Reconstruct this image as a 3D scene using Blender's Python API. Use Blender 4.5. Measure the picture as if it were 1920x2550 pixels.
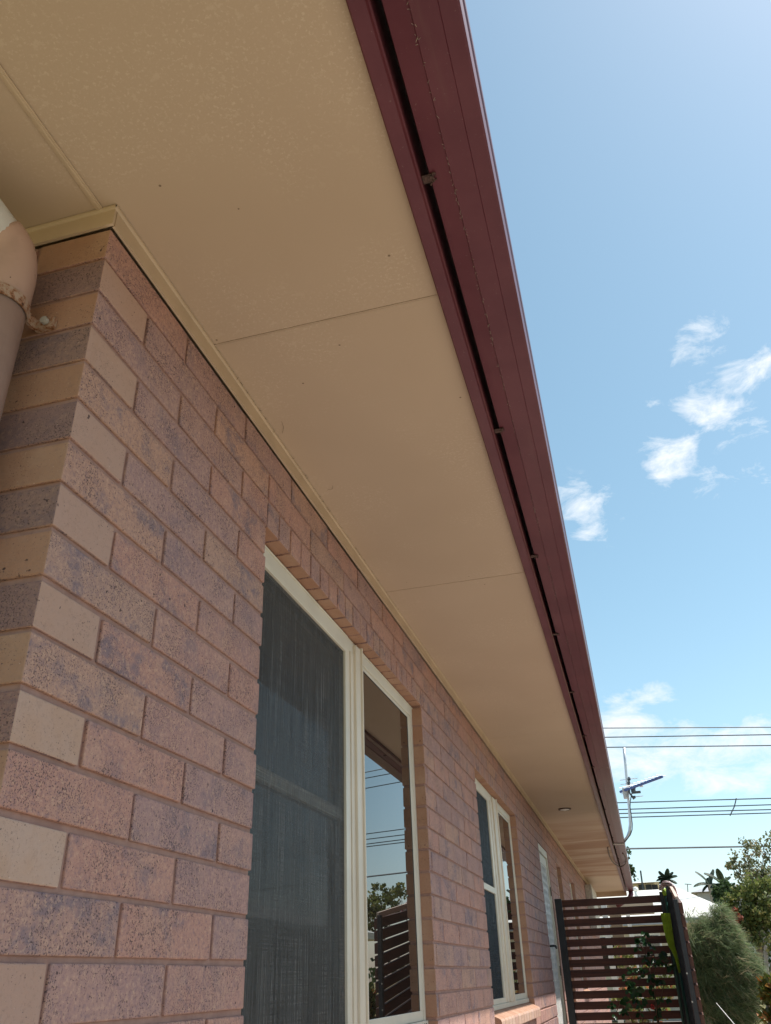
import bpy, bmesh, math, random
from mathutils import Vector, Matrix, noise
R = math.radians
random.seed(7)
for o in list(bpy.data.objects): bpy.data.objects.remove(o)
scene = bpy.context.scene
COL = scene.collection

# ------------------------------------------------------------------ camera
CAM = Vector((0.80103, -0.95852, -1.32970))
YAW, PIT, ROL, FPX = -0.257153, 0.520293, -0.034909, 2034.82      # focal length in pixels of the 1920 x 2550 photograph
fw = Vector((math.sin(YAW)*math.cos(PIT), math.cos(YAW)*math.cos(PIT), math.sin(PIT)))
rt = Vector((math.cos(YAW), -math.sin(YAW), 0)); up = rt.cross(fw)
rt, up = rt*math.cos(ROL)+up*math.sin(ROL), -rt*math.sin(ROL)+up*math.cos(ROL)
cam = bpy.data.cameras.new('camera'); co = bpy.data.objects.new('camera', cam); COL.objects.link(co)
cam.sensor_fit = 'AUTO'; cam.sensor_width = 36; cam.lens = 36*FPX/2550
cam.clip_start = 0.02; cam.clip_end = 2000
M = Matrix((rt, up, -fw)).transposed().to_4x4(); M.translation = CAM; co.matrix_world = M
scene.camera = co
def ray(px, py): return (fw + rt*((px-960)/FPX) - up*((py-1275)/FPX))
def at(px, py, Y=None, X=None, Z=None):
    d = ray(px, py)
    if Y is not None: t = (Y-CAM.y)/d.y
    elif X is not None: t = (X-CAM.x)/d.x
    else: t = (Z-CAM.z)/d.z
    return CAM + d*t

# ------------------------------------------------------------------ sun, sky, exposure
SUN = Vector((1.0, 0.40, 2.0)).normalized()
sl = bpy.data.lights.new('sun', 'SUN'); sl.energy = 5.0; sl.angle = R(0.6); sl.color = (1.0, 0.955, 0.89)
so = bpy.data.objects.new('sun', sl); COL.objects.link(so); so.rotation_euler = (-SUN).to_track_quat('-Z', 'Y').to_euler()
scene.view_settings.view_transform = 'Standard'; scene.view_settings.look = 'None'
scene.view_settings.gamma = 1; scene.view_settings.exposure = 0.56
scene.view_settings.use_curve_mapping = False
scene.cycles.max_bounces = 8; scene.cycles.diffuse_bounces = 5; scene.cycles.transparent_max_bounces = 24
scene.cycles.use_denoising = True

CLOUDS = [(1760,803,45,.35),(1726,871,45,.5),(1692,885,30,.45),(1795,854,50,.42),(1829,933,48,1.1),(1870,919,42,.9),(1912,895,34,.75),
 (1754,970,38,.42),(1709,1021,34,.75),(1754,1008,38,.7),(1791,1008,36,.5),(1788,1059,38,.5),(1839,1028,38,.42),(1651,1134,52,1.0),
 (1692,1141,46,.7),(1641,1179,42,.7),(1723,1117,30,.5),(1699,1080,27,.42),(1798,1196,40,.6),(1873,1189,34,.6),(1740,1213,30,.3),
 (1620,1011,26,.3),(1466,1220,36,.42),(1394,1230,46,.52),(1494,1275,58,.7),(1466,1295,42,.6),(1900,1062,30,.35),
 (1500,1752,34,.6),(1550,1742,34,.7),(1600,1730,34,.8),(1645,1722,33,.85),(1685,1728,28,.6),
 (1540,1822,46,.7),(1600,1820,46,.72),(1660,1827,44,.62),(1705,1822,40,.45),(1535,1882,62,.75),(1600,1882,62,.8),(1660,1888,52,.66),
 (1720,1868,52,.8),(1780,1866,56,.9),(1840,1882,70,1.05),(1890,1900,62,1.0),(1750,1922,50,.8),(1810,1919,56,.9),(1880,1846,52,.6)]
world = bpy.data.worlds.new('World'); scene.world = world; world.use_nodes = True
nt = world.node_tree; N = nt.nodes; L = nt.links; N.clear()
def wn(t, **k):
    n = N.new(t)
    for a, b in k.items(): setattr(n, a, b)
    return n
sky = wn('ShaderNodeTexSky', sky_type='NISHITA', sun_disc=False)
sky.sun_elevation = math.asin(SUN.z); sky.sun_rotation = math.atan2(SUN.x, SUN.y)
sky.air_density = 1.0; sky.dust_density = 0.75; sky.ozone_density = 1.0; sky.altitude = 20
hs = wn('ShaderNodeHueSaturation'); hs.inputs['Saturation'].default_value = 0.95; hs.inputs['Value'].default_value = 1.0; hs.inputs['Hue'].default_value = 0.472
L.new(sky.outputs[0], hs.inputs['Color'])
tc = wn('ShaderNodeTexCoord')
nz = wn('ShaderNodeTexNoise'); nz.inputs['Scale'].default_value = 17; nz.inputs['Detail'].default_value = 10; nz.inputs['Roughness'].default_value = 0.68
nz.inputs['Distortion'].default_value = 0.4
mpz = wn('ShaderNodeMapping'); mpz.inputs['Scale'].default_value = (1,1,2.0); L.new(tc.outputs['Generated'], mpz.inputs[0]); L.new(mpz.outputs[0], nz.inputs['Vector'])
wob = wn('ShaderNodeTexNoise'); wob.inputs['Scale'].default_value = 14; wob.inputs['Detail'].default_value = 5
L.new(tc.outputs['Generated'], wob.inputs['Vector'])
w1 = wn('ShaderNodeVectorMath', operation='SUBTRACT'); L.new(wob.outputs['Color'], w1.inputs[0]); w1.inputs[1].default_value = (.5,.5,.5)
w2 = wn('ShaderNodeVectorMath', operation='SCALE'); L.new(w1.outputs[0], w2.inputs[0]); w2.inputs['Scale'].default_value = 0.05
w3 = wn('ShaderNodeVectorMath', operation='ADD'); L.new(w2.outputs[0], w3.inputs[0]); L.new(tc.outputs['Generated'], w3.inputs[1])
acc = None
for (px, py, r, s) in CLOUDS:
    c = ray(px, py).normalized(); rr = ((ray(px+r, py).normalized()-c).length + (ray(px, py+r).normalized()-c).length)/2*1.95
    ds = wn('ShaderNodeVectorMath', operation='DISTANCE'); L.new(w3.outputs[0], ds.inputs[0]); ds.inputs[1].default_value = c
    mr = wn('ShaderNodeMapRange', interpolation_type='SMOOTHSTEP'); L.new(ds.outputs['Value'], mr.inputs['Value'])
    mr.inputs['From Min'].default_value = rr; mr.inputs['From Max'].default_value = 0; mr.inputs['To Min'].default_value = 0; mr.inputs['To Max'].default_value = s
    if acc is None: acc = mr.outputs[0]
    else:
        mx = wn('ShaderNodeMath', operation='ADD'); L.new(acc, mx.inputs[0]); L.new(mr.outputs[0], mx.inputs[1]); acc = mx.outputs[0]
cl = wn('ShaderNodeMath', operation='MINIMUM'); L.new(acc, cl.inputs[0]); cl.inputs[1].default_value = 1.05
ad = wn('ShaderNodeMath', operation='MULTIPLY_ADD'); L.new(nz.outputs['Fac'], ad.inputs[0]); ad.inputs[1].default_value = 4.2; ad.inputs[2].default_value = -2.1-0.42
ml = wn('ShaderNodeMath', operation='MULTIPLY_ADD'); L.new(cl.outputs[0], ml.inputs[0]); ml.inputs[1].default_value = 1.0; L.new(ad.outputs[0], ml.inputs[2])
gt = wn('ShaderNodeMapRange', interpolation_type='SMOOTHSTEP'); L.new(cl.outputs[0], gt.inputs['Value']); gt.inputs['From Min'].default_value = 0.02; gt.inputs['From Max'].default_value = 0.22
mg = wn('ShaderNodeMath', operation='MULTIPLY'); L.new(ml.outputs[0], mg.inputs[0]); L.new(gt.outputs[0], mg.inputs[1])
hz = wn('ShaderNodeMapRange'); L.new(mg.outputs[0], hz.inputs['Value']); hz.inputs['From Min'].default_value = 0.0; hz.inputs['From Max'].default_value = 1.15; hz.inputs['To Max'].default_value = 0.95; hz.interpolation_type = 'LINEAR'
mixc = wn('ShaderNodeMix', data_type='RGBA'); L.new(hz.outputs[0], mixc.inputs['Factor']); L.new(hs.outputs[0], mixc.inputs['A'])
mixc.inputs['B'].default_value = (5.4, 5.7, 6.0, 1)
bg = wn('ShaderNodeBackground'); bg.inputs['Strength'].default_value = 0.128
L.new(mixc.outputs['Result'], bg.inputs['Color'])
wo = wn('ShaderNodeOutputWorld'); L.new(bg.outputs[0], wo.inputs[0])

# ------------------------------------------------------------------ materials
class Mat:
    def __init__(s, name):
        s.m = bpy.data.materials.new(name); s.m.use_nodes = True; s.t = s.m.node_tree; s.b = s.t.nodes['Principled BSDF']; s.out = s.t.nodes['Material Output']
        s.tc = s.n('ShaderNodeTexCoord')
    def n(s, t, **k):
        x = s.t.nodes.new(t)
        for a, b in k.items(): setattr(x, a, b)
        return x
    def l(s, a, b): s.t.links.new(a, b)
    def val(s, sock, v):
        if hasattr(v, 'is_linked') or hasattr(v, 'links'): s.l(v, sock)
        elif isinstance(v, tuple) and len(v) == 3 and sock.type == 'RGBA': sock.default_value = (*v, 1)
        else: sock.default_value = v
    def map(s, scale=(1,1,1), src=None, off=None):
        x = s.n('ShaderNodeMapping'); s.l(src or s.tc.outputs['Object'], x.inputs[0]); x.inputs['Scale'].default_value = scale
        if off is not None: s.l(off, x.inputs['Location'])
        return x.outputs[0]
    def noise(s, scale, detail=4, rough=.5, vec=None, dist=0, out='Fac'):
        x = s.n('ShaderNodeTexNoise'); x.inputs['Scale'].default_value = scale; x.inputs['Detail'].default_value = detail
        x.inputs['Roughness'].default_value = rough; x.inputs['Distortion'].default_value = dist
        s.l(vec or s.tc.outputs['Object'], x.inputs['Vector']); return x.outputs[out]
    def ramp(s, v, a, b, lo=0., hi=1., smooth=True):
        x = s.n('ShaderNodeMapRange'); x.interpolation_type = 'SMOOTHSTEP' if smooth else 'LINEAR'
        s.l(v, x.inputs['Value'])
        for k, q in zip(('From Min','From Max','To Min','To Max'), (a,b,lo,hi)): x.inputs[k].default_value = q
        return x.outputs[0]
    def mix(s, f, a, b, bt='MIX'):
        x = s.n('ShaderNodeMix', data_type='RGBA', blend_type=bt); s.val(x.inputs['Factor'], f); s.val(x.inputs['A'], a); s.val(x.inputs['B'], b); return x.outputs['Result']
    def math(s, op, a, b=0.):
        x = s.n('ShaderNodeMath', operation=op); s.val(x.inputs[0], a); s.val(x.inputs[1], b); return x.outputs[0]
    def bump(s, h, strength=.3, dist=.002, prev=None):
        x = s.n('ShaderNodeBump'); x.inputs['Strength'].default_value = strength; x.inputs['Distance'].default_value = dist; s.l(h, x.inputs['Height'])
        if prev: s.l(prev, x.inputs['Normal'])
        s.l(x.outputs[0], s.b.inputs['Normal']); return x.outputs[0]
    def set(s, **k):
        for a, v in k.items():
            s.val(s.b.inputs[{'color':'Base Color','rough':'Roughness','spec':'Specular IOR Level','metal':'Metallic','ior':'IOR','coat':'Coat Weight'}[a]], v)
        return s
    def attr(s, name):
        x = s.n('ShaderNodeAttribute'); x.attribute_name = name; y = s.n('ShaderNodeSeparateColor'); s.l(x.outputs['Color'], y.inputs[0]); return y.outputs

def simple(name, c, rough=.5, spec=.5, var=.12, nscale=18, bump=0., metal=0., bscale=120):
    m = Mat(name); f = m.noise(nscale, 5)
    dark = tuple(x*(1-var) for x in c); lite = tuple(min(1, x*(1+var)) for x in c)
    m.set(color=m.mix(m.ramp(f, .3, .7), dark, lite), rough=rough, spec=spec, metal=metal)
    if bump: m.bump(m.noise(bscale, 4), bump, .001)
    return m.m

def brick_material():
    m = Mat('brick'); A = m.attr('Col'); r, tan, r2 = A[0], A[1], A[2]
    off = m.n('ShaderNodeCombineXYZ'); m.l(m.math('MULTIPLY', r, 37.), off.inputs[0]); m.l(m.math('MULTIPLY', r2, 53.), off.inputs[1]); m.l(m.math('MULTIPLY', r, 91.), off.inputs[2])
    v = m.n('ShaderNodeVectorMath', operation='ADD'); m.l(m.tc.outputs['Object'], v.inputs[0]); m.l(off.outputs[0], v.inputs[1]); v = v.outputs[0]
    base = m.mix(m.ramp(r, .15, .85), (.455,.245,.195), (.385,.235,.215))
    base = m.mix(m.ramp(r2, .62, .98, 0, .6), base, (.46,.285,.205))
    cloud = m.noise(9, 4, .6, v)
    base = m.mix(m.ramp(cloud, .42, .7, 0, .45), base, (.48,.295,.23))
    bl = m.noise(7.5, 5, .7, m.map((1,1,1.4), v))
    bl2 = m.math('MULTIPLY', m.ramp(bl, .48, .66), m.ramp(r2, .1, .75, .3, 1.))
    base = m.mix(m.math('MULTIPLY', bl2, .9), base, (.20,.15,.175))
    gran = m.noise(120, 5, .72, v)
    base = m.mix(m.ramp(gran, .36, .50, .55, 0), base, (.24,.16,.175)); base = m.mix(m.ramp(gran, .52, .66, 0, .6), base, (.58,.375,.275))
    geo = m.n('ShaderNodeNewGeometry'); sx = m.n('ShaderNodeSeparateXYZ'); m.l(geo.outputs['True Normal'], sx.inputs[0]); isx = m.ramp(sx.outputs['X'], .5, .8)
    tanc = m.mix(m.ramp(m.noise(8, 4, .6, v), .3, .7), (.37,.205,.135), (.43,.265,.185))
    tanc = m.mix(m.ramp(r, .2, .9, 0, .45), tanc, (.36,.18,.115))
    tanc = m.mix(m.ramp(m.noise(30, 3, .5, m.map((1,1,.12), v)), .62, .8, 0, .35), tanc, (.33,.19,.12))
    cream = m.mix(m.ramp(m.noise(7, 4, .6, v), .35, .65), (.49,.315,.225), (.50,.345,.275)); cream = m.mix(m.ramp(m.noise(22, 3, .5, m.map((1,1,.1), v)), .64, .76, 0, .5), cream, (.38,.23,.15))
    cream = m.mix(m.ramp(r, .1, .9, 0, .75), cream, (.43,.265,.21))
    tanc = m.mix(isx, tanc, cream); tanc = m.mix(m.ramp(gran, .36, .46, .22, 0), tanc, (.24,.15,.12))
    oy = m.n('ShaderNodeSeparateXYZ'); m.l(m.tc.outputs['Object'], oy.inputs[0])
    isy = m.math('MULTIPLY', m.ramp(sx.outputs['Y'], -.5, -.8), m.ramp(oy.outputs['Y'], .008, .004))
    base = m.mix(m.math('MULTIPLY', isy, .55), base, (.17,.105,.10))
    col = m.mix(tan, base, tanc)
    # fire specks
    sp = m.noise(300, 2, .75, v); dens = m.ramp(m.noise(12, 3, .5, v), .35, .65, .625, .54)
    dens = m.math('ADD', dens, m.math('MULTIPLY', tan, .07))
    d = m.math('SUBTRACT', sp, dens); d = m.ramp(d, .0, .05)
    col = m.mix(m.math('MULTIPLY', d, .8), col, (.065,.042,.05))
    lg = m.noise(85, 2, .5, v); col = m.mix(m.ramp(lg, .70, .76, 0, .8), col, (.045,.025,.03))
    wh = m.noise(260, 2, .5, v); col = m.mix(m.ramp(wh, .70, .76, 0, .45), col, (.66,.5,.42))
    m.set(color=col, rough=.82, spec=.25)
    h = m.math('SUBTRACT', m.math('ADD', m.math('MULTIPLY', gran, .9), m.noise(45, 3, .6, v)), m.math('MULTIPLY', d, .35))
    b1 = m.bump(h, .6, .0032); m.bump(m.noise(14, 4, .6, v), .35, .006, b1)
    return m.m
def mortar_material():
    m = Mat('mortar'); c = m.mix(m.ramp(m.noise(30, 5, .6), .3, .7), (.33,.195,.16), (.41,.25,.205))
    c = m.mix(m.ramp(m.noise(3, 3), .45, .75, 0, .5), c, (.33,.20,.17))
    m.set(color=c, rough=.95, spec=.1); m.bump(m.noise(260, 4, .7), .6, .002); return m.m
def soffit_material():
    m = Mat('soffit_paint')
    c = m.mix(m.ramp(m.noise(1.3, 3), .3, .7), (.475,.355,.265), (.515,.39,.295))
    patch = m.ramp(m.noise(2.2, 3, .6), .45, .62)
    mott = m.math('MAXIMUM', m.ramp(m.noise(120, 5, .75), .53, .64), m.ramp(m.noise(38, 4, .7), .58, .66, 0, .6))
    c = m.mix(m.math('MULTIPLY', m.math('MULTIPLY', patch, mott), .42), c, (.70,.59,.47))
    c = m.mix(m.ramp(m.noise(260, 2), .45, .8, 0, .14), c, (.46,.35,.22))
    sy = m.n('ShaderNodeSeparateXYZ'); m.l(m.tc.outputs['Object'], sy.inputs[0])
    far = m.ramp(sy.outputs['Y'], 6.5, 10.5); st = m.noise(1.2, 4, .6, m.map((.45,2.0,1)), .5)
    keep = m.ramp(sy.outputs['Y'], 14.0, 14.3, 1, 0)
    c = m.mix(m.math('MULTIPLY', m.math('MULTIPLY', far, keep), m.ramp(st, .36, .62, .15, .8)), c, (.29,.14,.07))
    specks = m.n('ShaderNodeTexVoronoi'); specks.inputs['Scale'].default_value = 9; m.l(m.tc.outputs['Object'], specks.inputs['Vector'])
    c = m.mix(m.ramp(specks.outputs['Distance'], .022, .03, .8, 0), c, (.12,.08,.05))
    m.set(color=c, rough=.62, spec=.3); m.bump(m.noise(170, 3), .12, .001); return m.m
def gutter_material():
    m = Mat('burgundy_steel')
    c = m.mix(m.ramp(m.noise(5, 5, .6), .3, .7), (.098,.021,.034), (.128,.033,.047))
    c = m.mix(m.ramp(m.noise(3, 4, .65, m.map((14,1,14))), .55, .85, 0, .30), c, (.17,.085,.075))
    c = m.mix(m.ramp(m.noise(210, 3, .6), .66, .76, 0, .45), c, (.32,.24,.22))
    m.set(color=c, rough=.34, spec=.3); m.bump(m.noise(3, 2), .1, .01); return m.m
def glass_material():
    m = Mat('window_glass'); m.b.inputs['Base Color'].default_value = (.012,.010,.009,1)
    c = m.mix(m.ramp(m.noise(1.5, 3), .35, .7), (.010,.009,.008), (.03,.022,.017))
    m.set(color=c, rough=.0, ior=1.95, spec=.5)
    m.bump(m.noise(1.1, 2), .012, .02); return m.m
def screen_material(dark=False):
    m = Mat('insect_mesh'); ver = m.noise(1, 4, .7, m.map((40,240,2.5))); hor = m.noise(1, 3, .7, m.map((40,3,300)))
    f = m.math('ADD', m.math('MULTIPLY', ver, .65), m.math('MULTIPLY', hor, .35))
    fac = m.ramp(f, .32, .66, .55 if dark else .22, .8 if dark else .72)
    m.set(color=m.mix(m.ramp(ver, .35, .68), (.010,.014,.020) if dark else (.034,.033,.032), (.022,.03,.04) if dark else (.13,.127,.122)), rough=.6, spec=.3)
    tr = m.n('ShaderNodeBsdfTransparent'); mx = m.n('ShaderNodeMixShader'); m.l(fac, mx.inputs[0]); m.l(tr.outputs[0], mx.inputs[1]); m.l(m.b.outputs[0], mx.inputs[2])
    m.l(mx.outputs[0], m.out.inputs['Surface']); return m.m
def leaf_material(name, a, b, c2=None, trans=.35, rough=.55):
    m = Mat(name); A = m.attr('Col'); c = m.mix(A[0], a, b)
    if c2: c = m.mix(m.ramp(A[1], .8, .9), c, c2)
    m.set(color=c, rough=rough, spec=.3)
    tr = m.n('ShaderNodeBsdfTranslucent'); m.l(c, tr.inputs['Color']); mx = m.n('ShaderNodeMixShader'); mx.inputs[0].default_value = trans
    m.l(m.b.outputs[0], mx.inputs[1]); m.l(tr.outputs[0], mx.inputs[2]); m.l(mx.outputs[0], m.out.inputs['Surface']); return m.m
def wood_material(name, a, b, axis=0):
    m = Mat(name); sc = [60,60,60]; sc[axis] = 3
    f = m.noise(1, 5, .65, m.map(tuple(sc))); c = m.mix(m.ramp(f, .3, .7), a, b)
    c = m.mix(m.ramp(m.noise(4, 4), .5, .8, 0, .4), c, tuple(x*.55 for x in a)); c = m.mix(m.ramp(m.noise(1, 1, .5, m.map((1.2,1.2,13))), .35, .7, 0, .5), c, b); m.set(color=c, rough=.55, spec=.4)
    m.bump(f, .3, .001); return m.m
def pvc_material(name, c):
    m = Mat(name); d = tuple(x*.72 for x in c)
    k = m.mix(m.ramp(m.noise(14, 5, .6), .45, .75, 0, .5), c, d); k = m.mix(m.ramp(m.noise(60, 2), .73, .77, 0, .8), k, (.05,.03,.02))
    m.set(color=k, rough=.45, spec=.4); m.bump(m.noise(9, 3), .15, .004); return m.m
def rust_material():
    m = Mat('rusty_strap'); f = m.noise(95, 5, .7); c = m.mix(m.ramp(f, .40, .62), (.40,.28,.21), (.27,.10,.035)); c = m.mix(m.ramp(f, .56, .66), c, (.06,.022,.012))
    m.set(color=c, rough=.7); m.bump(f, .5, .001); return m.m
MT = dict(brick=brick_material(), mortar=mortar_material(), soffit=soffit_material(), gutter=gutter_material(), glass=glass_material(), mesh=screen_material(), mesh2=screen_material(True),
 trim=simple('trim_paint', (.53,.40,.285), .5, .4, .07, 7, .1), frame=simple('cream_aluminium', (.66,.61,.51), .38, .5, .05, 6), frame2=simple('cream_aluminium_warm', (.66,.58,.47), .4, .5, .06, 6),
 rubber=simple('black_gasket', (.02,.02,.022), .6), pvc=pvc_material('peach_painted_pvc', (.47,.30,.235)), pvcw=pvc_material('bare_white_pvc', (.72,.70,.64)),
 rust=rust_material(), sill=None, dark=simple('charcoal_post', (.010,.012,.018), .4, .5, .25), alu=simple('aluminium', (.62,.62,.62), .35, .5, .08, 20, 0, .6), galv=simple('galvanised', (.42,.40,.37), .45, .5, .2, 30, 0, .3),
 slat=wood_material('merbau_slats', (.045,.012,.008), (.105,.030,.016), 0), slaty=wood_material('merbau_slats_side', (.045,.015,.010), (.11,.04,.022), 1), pale=wood_material('pale_timber', (.50,.38,.30), (.62,.49,.40), 1),
 conc=simple('concrete', (.33,.295,.255), .9, .2, .12, 3, .4), lawn=simple('dry_lawn', (.26,.22,.11), .95, .1, .25, 1.2, .5, 0, 60), roofw=simple('white_roof_steel', (.66,.64,.58), .5, .4, .04, 2),
 wallc=simple('cream_wall', (.56,.50,.38), .8, .2, .08, 3), wallb=simple('brown_wall', (.26,.19,.13), .8, .2, .12, 3), roofg=simple('grey_roof', (.35,.35,.36), .6, .3, .1, 3),
 wire=simple('wire', (.05,.06,.07), .6), bark=simple('bark', (.20,.16,.125), .9, .1, .3, 8, .5), barkg=simple('pale_bark', (.34,.30,.26), .9, .1, .3, 8, .5), blue=simple('blue_plastic', (.03,.07,.22), .4), lime=simple('lime_plastic', (.27,.42,.03), .45, .5, .18, 25), dgreen=simple('dark_green_paint', (.012,.06,.045), .3, .5, .2),
 rope=simple('mop_cotton', (.56,.50,.49), .95, .1, .15, 60), maroon=simple('maroon_cotton', (.16,.03,.06), .9, .1, .2, 50), white=simple('white_paint', (.78,.76,.72), .5), web=simple('debris', (.34,.29,.26), .9, .1, .3, 200), clip=simple('dusty_clip', (.085,.05,.045), .8, .2, .5, 160, .5), lightlens=simple('opal_lens', (.75,.74,.70), .3), bronze=simple('brown_cable', (.07,.035,.025), .5),
 stem=simple('rose_stem', (.10,.055,.03), .7), red=simple('red_petals', (.62,.03,.03), .6, .3, .3, 90))

# ------------------------------------------------------------------ mesh helpers
class MB:
    def __init__(s): s.v = []; s.f = []; s.c = []
    def face(s, idx, col=(0,0,0)): s.f.append(tuple(idx)); s.c.append(col)
    def quad(s, a, b, c, d, col=(0,0,0)):
        i = len(s.v); s.v += [tuple(a), tuple(b), tuple(c), tuple(d)]; s.face((i,i+1,i+2,i+3), col)
    def tri(s, a, b, c, col=(0,0,0)):
        i = len(s.v); s.v += [tuple(a), tuple(b), tuple(c)]; s.face((i,i+1,i+2), col)
    def box(s, lo, hi, cols=None, mat=None):
        x0,y0,z0 = lo; x1,y1,z1 = hi; i = len(s.v)
        p = [(x0,y0,z0),(x1,y0,z0),(x1,y1,z0),(x0,y1,z0),(x0,y0,z1),(x1,y0,z1),(x1,y1,z1),(x0,y1,z1)]
        if mat: p = [tuple(mat @ Vector(q)) for q in p]
        s.v += p; F = [((0,3,2,1),'z-'),((4,5,6,7),'z+'),((0,1,5,4),'y-'),((1,2,6,5),'x+'),((2,3,7,6),'y+'),((3,0,4,7),'x-')]
        for q, k in F: s.face([i+j for j in q], (cols(k) if callable(cols) else (cols or (0,0,0))))
        return s
    def tube(s, pts, rad, n=10, cap=True, col=(0,0,0), flat=None):
        pts = [Vector(p) for p in pts]; base = len(s.v); prev = None
        for k, p in enumerate(pts):
            t = (pts[min(k+1,len(pts)-1)]-pts[max(k-1,0)]).normalized()
            a = t.cross(Vector((0,0,1))) if prev is None else prev - t*prev.dot(t)
            if a.length < 1e-4: a = t.cross(Vector((1,0,0)))
            a.normalize(); prev = a; b = t.cross(a); r = rad[k] if isinstance(rad, (list,tuple)) else rad
            for j in range(n):
                an = 2*math.pi*j/n; s.v.append(tuple(p + a*math.cos(an)*r + b*math.sin(an)*r))
        for k in range(len(pts)-1):
            for j in range(n):
                q = base+k*n; s.face((q+j, q+(j+1)%n, q+n+(j+1)%n, q+n+j), col)
        if cap: s.face([base+j for j in range(n)][::-1], col); s.face([base+(len(pts)-1)*n+j for j in range(n)], col)
        return s
    def extrude(s, prof, y0, y1, closed=False, ax='y', col=(0,0,0), n=1):
        i = len(s.v); k = len(prof)
        for q in range(n+1):
            y = y0+(y1-y0)*q/n
            for (x, z) in prof: s.v.append((x,y,z) if ax == 'y' else (y,x,z))
        for q in range(n):
            for j in range(k if closed else k-1):
                a = i+q*k+j; b = i+q*k+(j+1)%k; s.face((a, b, b+k, a+k), col)
        return s
    def build(s, name, mat, parent=None, smooth=False, color=False, bevel=0, solid=0, seg=2):
        me = bpy.data.meshes.new(name); me.from_pydata(s.v, [], s.f)
        if color:
            ca = me.color_attributes.new('Col', 'FLOAT_COLOR', 'CORNER'); k = 0; data = []
            for f, c in zip(s.f, s.c):
                for _ in f: data += [c[0], c[1], c[2], 1.0]
            ca.data.foreach_set('color', data)
        me.materials.append(mat)
        if smooth: me.polygons.foreach_set('use_smooth', [True]*len(me.polygons))
        me.update()
        o = bpy.data.objects.new(name, me); COL.objects.link(o)
        if parent: o.parent = parent; o.matrix_parent_inverse = Matrix.Translation(-parent_origin(parent))
        if solid: q = o.modifiers.new('s', 'SOLIDIFY'); q.thickness = solid; q.offset = 0
        if bevel: q = o.modifiers.new('b', 'BEVEL'); q.width = bevel; q.segments = seg; q.limit_method = 'ANGLE'
        return o
def parent_origin(p):
    return p.location.copy() if p.type == 'EMPTY' else Vector((0,0,0))
def tag(o, label=None, cat=None, group=None, kind=None):
    if label: o['label'] = label
    if cat: o['category'] = cat
    if group: o['group'] = group
    if kind: o['kind'] = kind
    return o
def empty(name, loc, label, cat, group=None):
    o = bpy.data.objects.new(name, None); COL.objects.link(o); o.location = loc; o.empty_display_size = .2
    return tag(o, label, cat, group)
def rnd(a=0., b=1.): return random.uniform(a, b)

def smooth_path(p, n=6):
    o = []
    for i in range(len(p)-1):
        p0 = p[max(i-1,0)]; p1 = p[i]; p2 = p[i+1]; p3 = p[min(i+2,len(p)-1)]
        for k in range(n):
            t = k/n; o.append(.5*((2*p1)+(p2-p0)*t+(2*p0-5*p1+4*p2-p3)*t*t+(3*p1-p0-3*p2+p3)*t**3))
    o.append(p[-1]); return o

C = 0.086; H = 0.165386; GZ = -2.45; YE = 17.0        # brick course, half brick module, ground level, far end of the house
# ------------------------------------------------------------------ ground
g = MB(); g.quad((-400,-400,GZ-.02),(400,-400,GZ-.02),(400,500,GZ-.02),(-400,500,GZ-.02)); tag(g.build('ground', MT['lawn']), kind='structure')
g = MB(); g.box((-.0,-1.2,GZ-.14),(2.4,30,GZ-.0)); g.box((2.4,-1.2,GZ-.14),(7.0,4,GZ-.002)); tag(g.build('path', MT['conc'], bevel=.004), kind='structure')
g = MB(); g.box((2.6,20.2,GZ-.1),(12,22.4,GZ+.004)); tag(g.build('driveway', MT['conc']), kind='structure')

# ------------------------------------------------------------------ the brick house
house = empty('brick_house', (0,0,GZ), 'pinkish brick house with cream eaves and burgundy gutter filling the left side', 'house')
OPEN = [(5*H, 2.605, -17.55*C, -3*C), (3.94, 5.695, -17.55*C, -3*C), (7.215, 8.03, -2.42, -3*C), (8.91, 9.49, -17.55*C, -3*C), (10.70, 11.55, -17.55*C, -3*C)]
NB = 28
wb = MB()
def brick(lo, hi, tans, axis='long'):
    r, r2 = rnd(), rnd(); j = .0009
    lo = (lo[0]+rnd(-j,j), lo[1], lo[2]+rnd(-j,j)); hi = (hi[0]+rnd(-j,j), hi[1], hi[2]+rnd(-j,j))
    wb.box(lo, hi, lambda k: (r, 1. if k in tans else 0., r2))
    for i_ in range(len(wb.v)-8, len(wb.v)):
        a_ = wb.v[i_]; wb.v[i_] = (a_[0]+rnd(-.0005,.0005), a_[1]+rnd(-.0007,.0007), a_[2]+rnd(-.0009,.0009))
def cut(a, b, z0, z1):
    segs = [(a, b)]
    for (y0, y1, w0, w1) in OPEN:
        if z1 <= w0+.03 or z0 >= w1-.004: continue
        ns = []
        for (p, q) in segs:
            if q <= y0 or p >= y1: ns.append((p, q)); continue
            if p < y0: ns.append((p, y0))
            if q > y1: ns.append((y1, q))
        segs = ns
    return [(p, q) for p, q in segs if q-p > .03]
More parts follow.
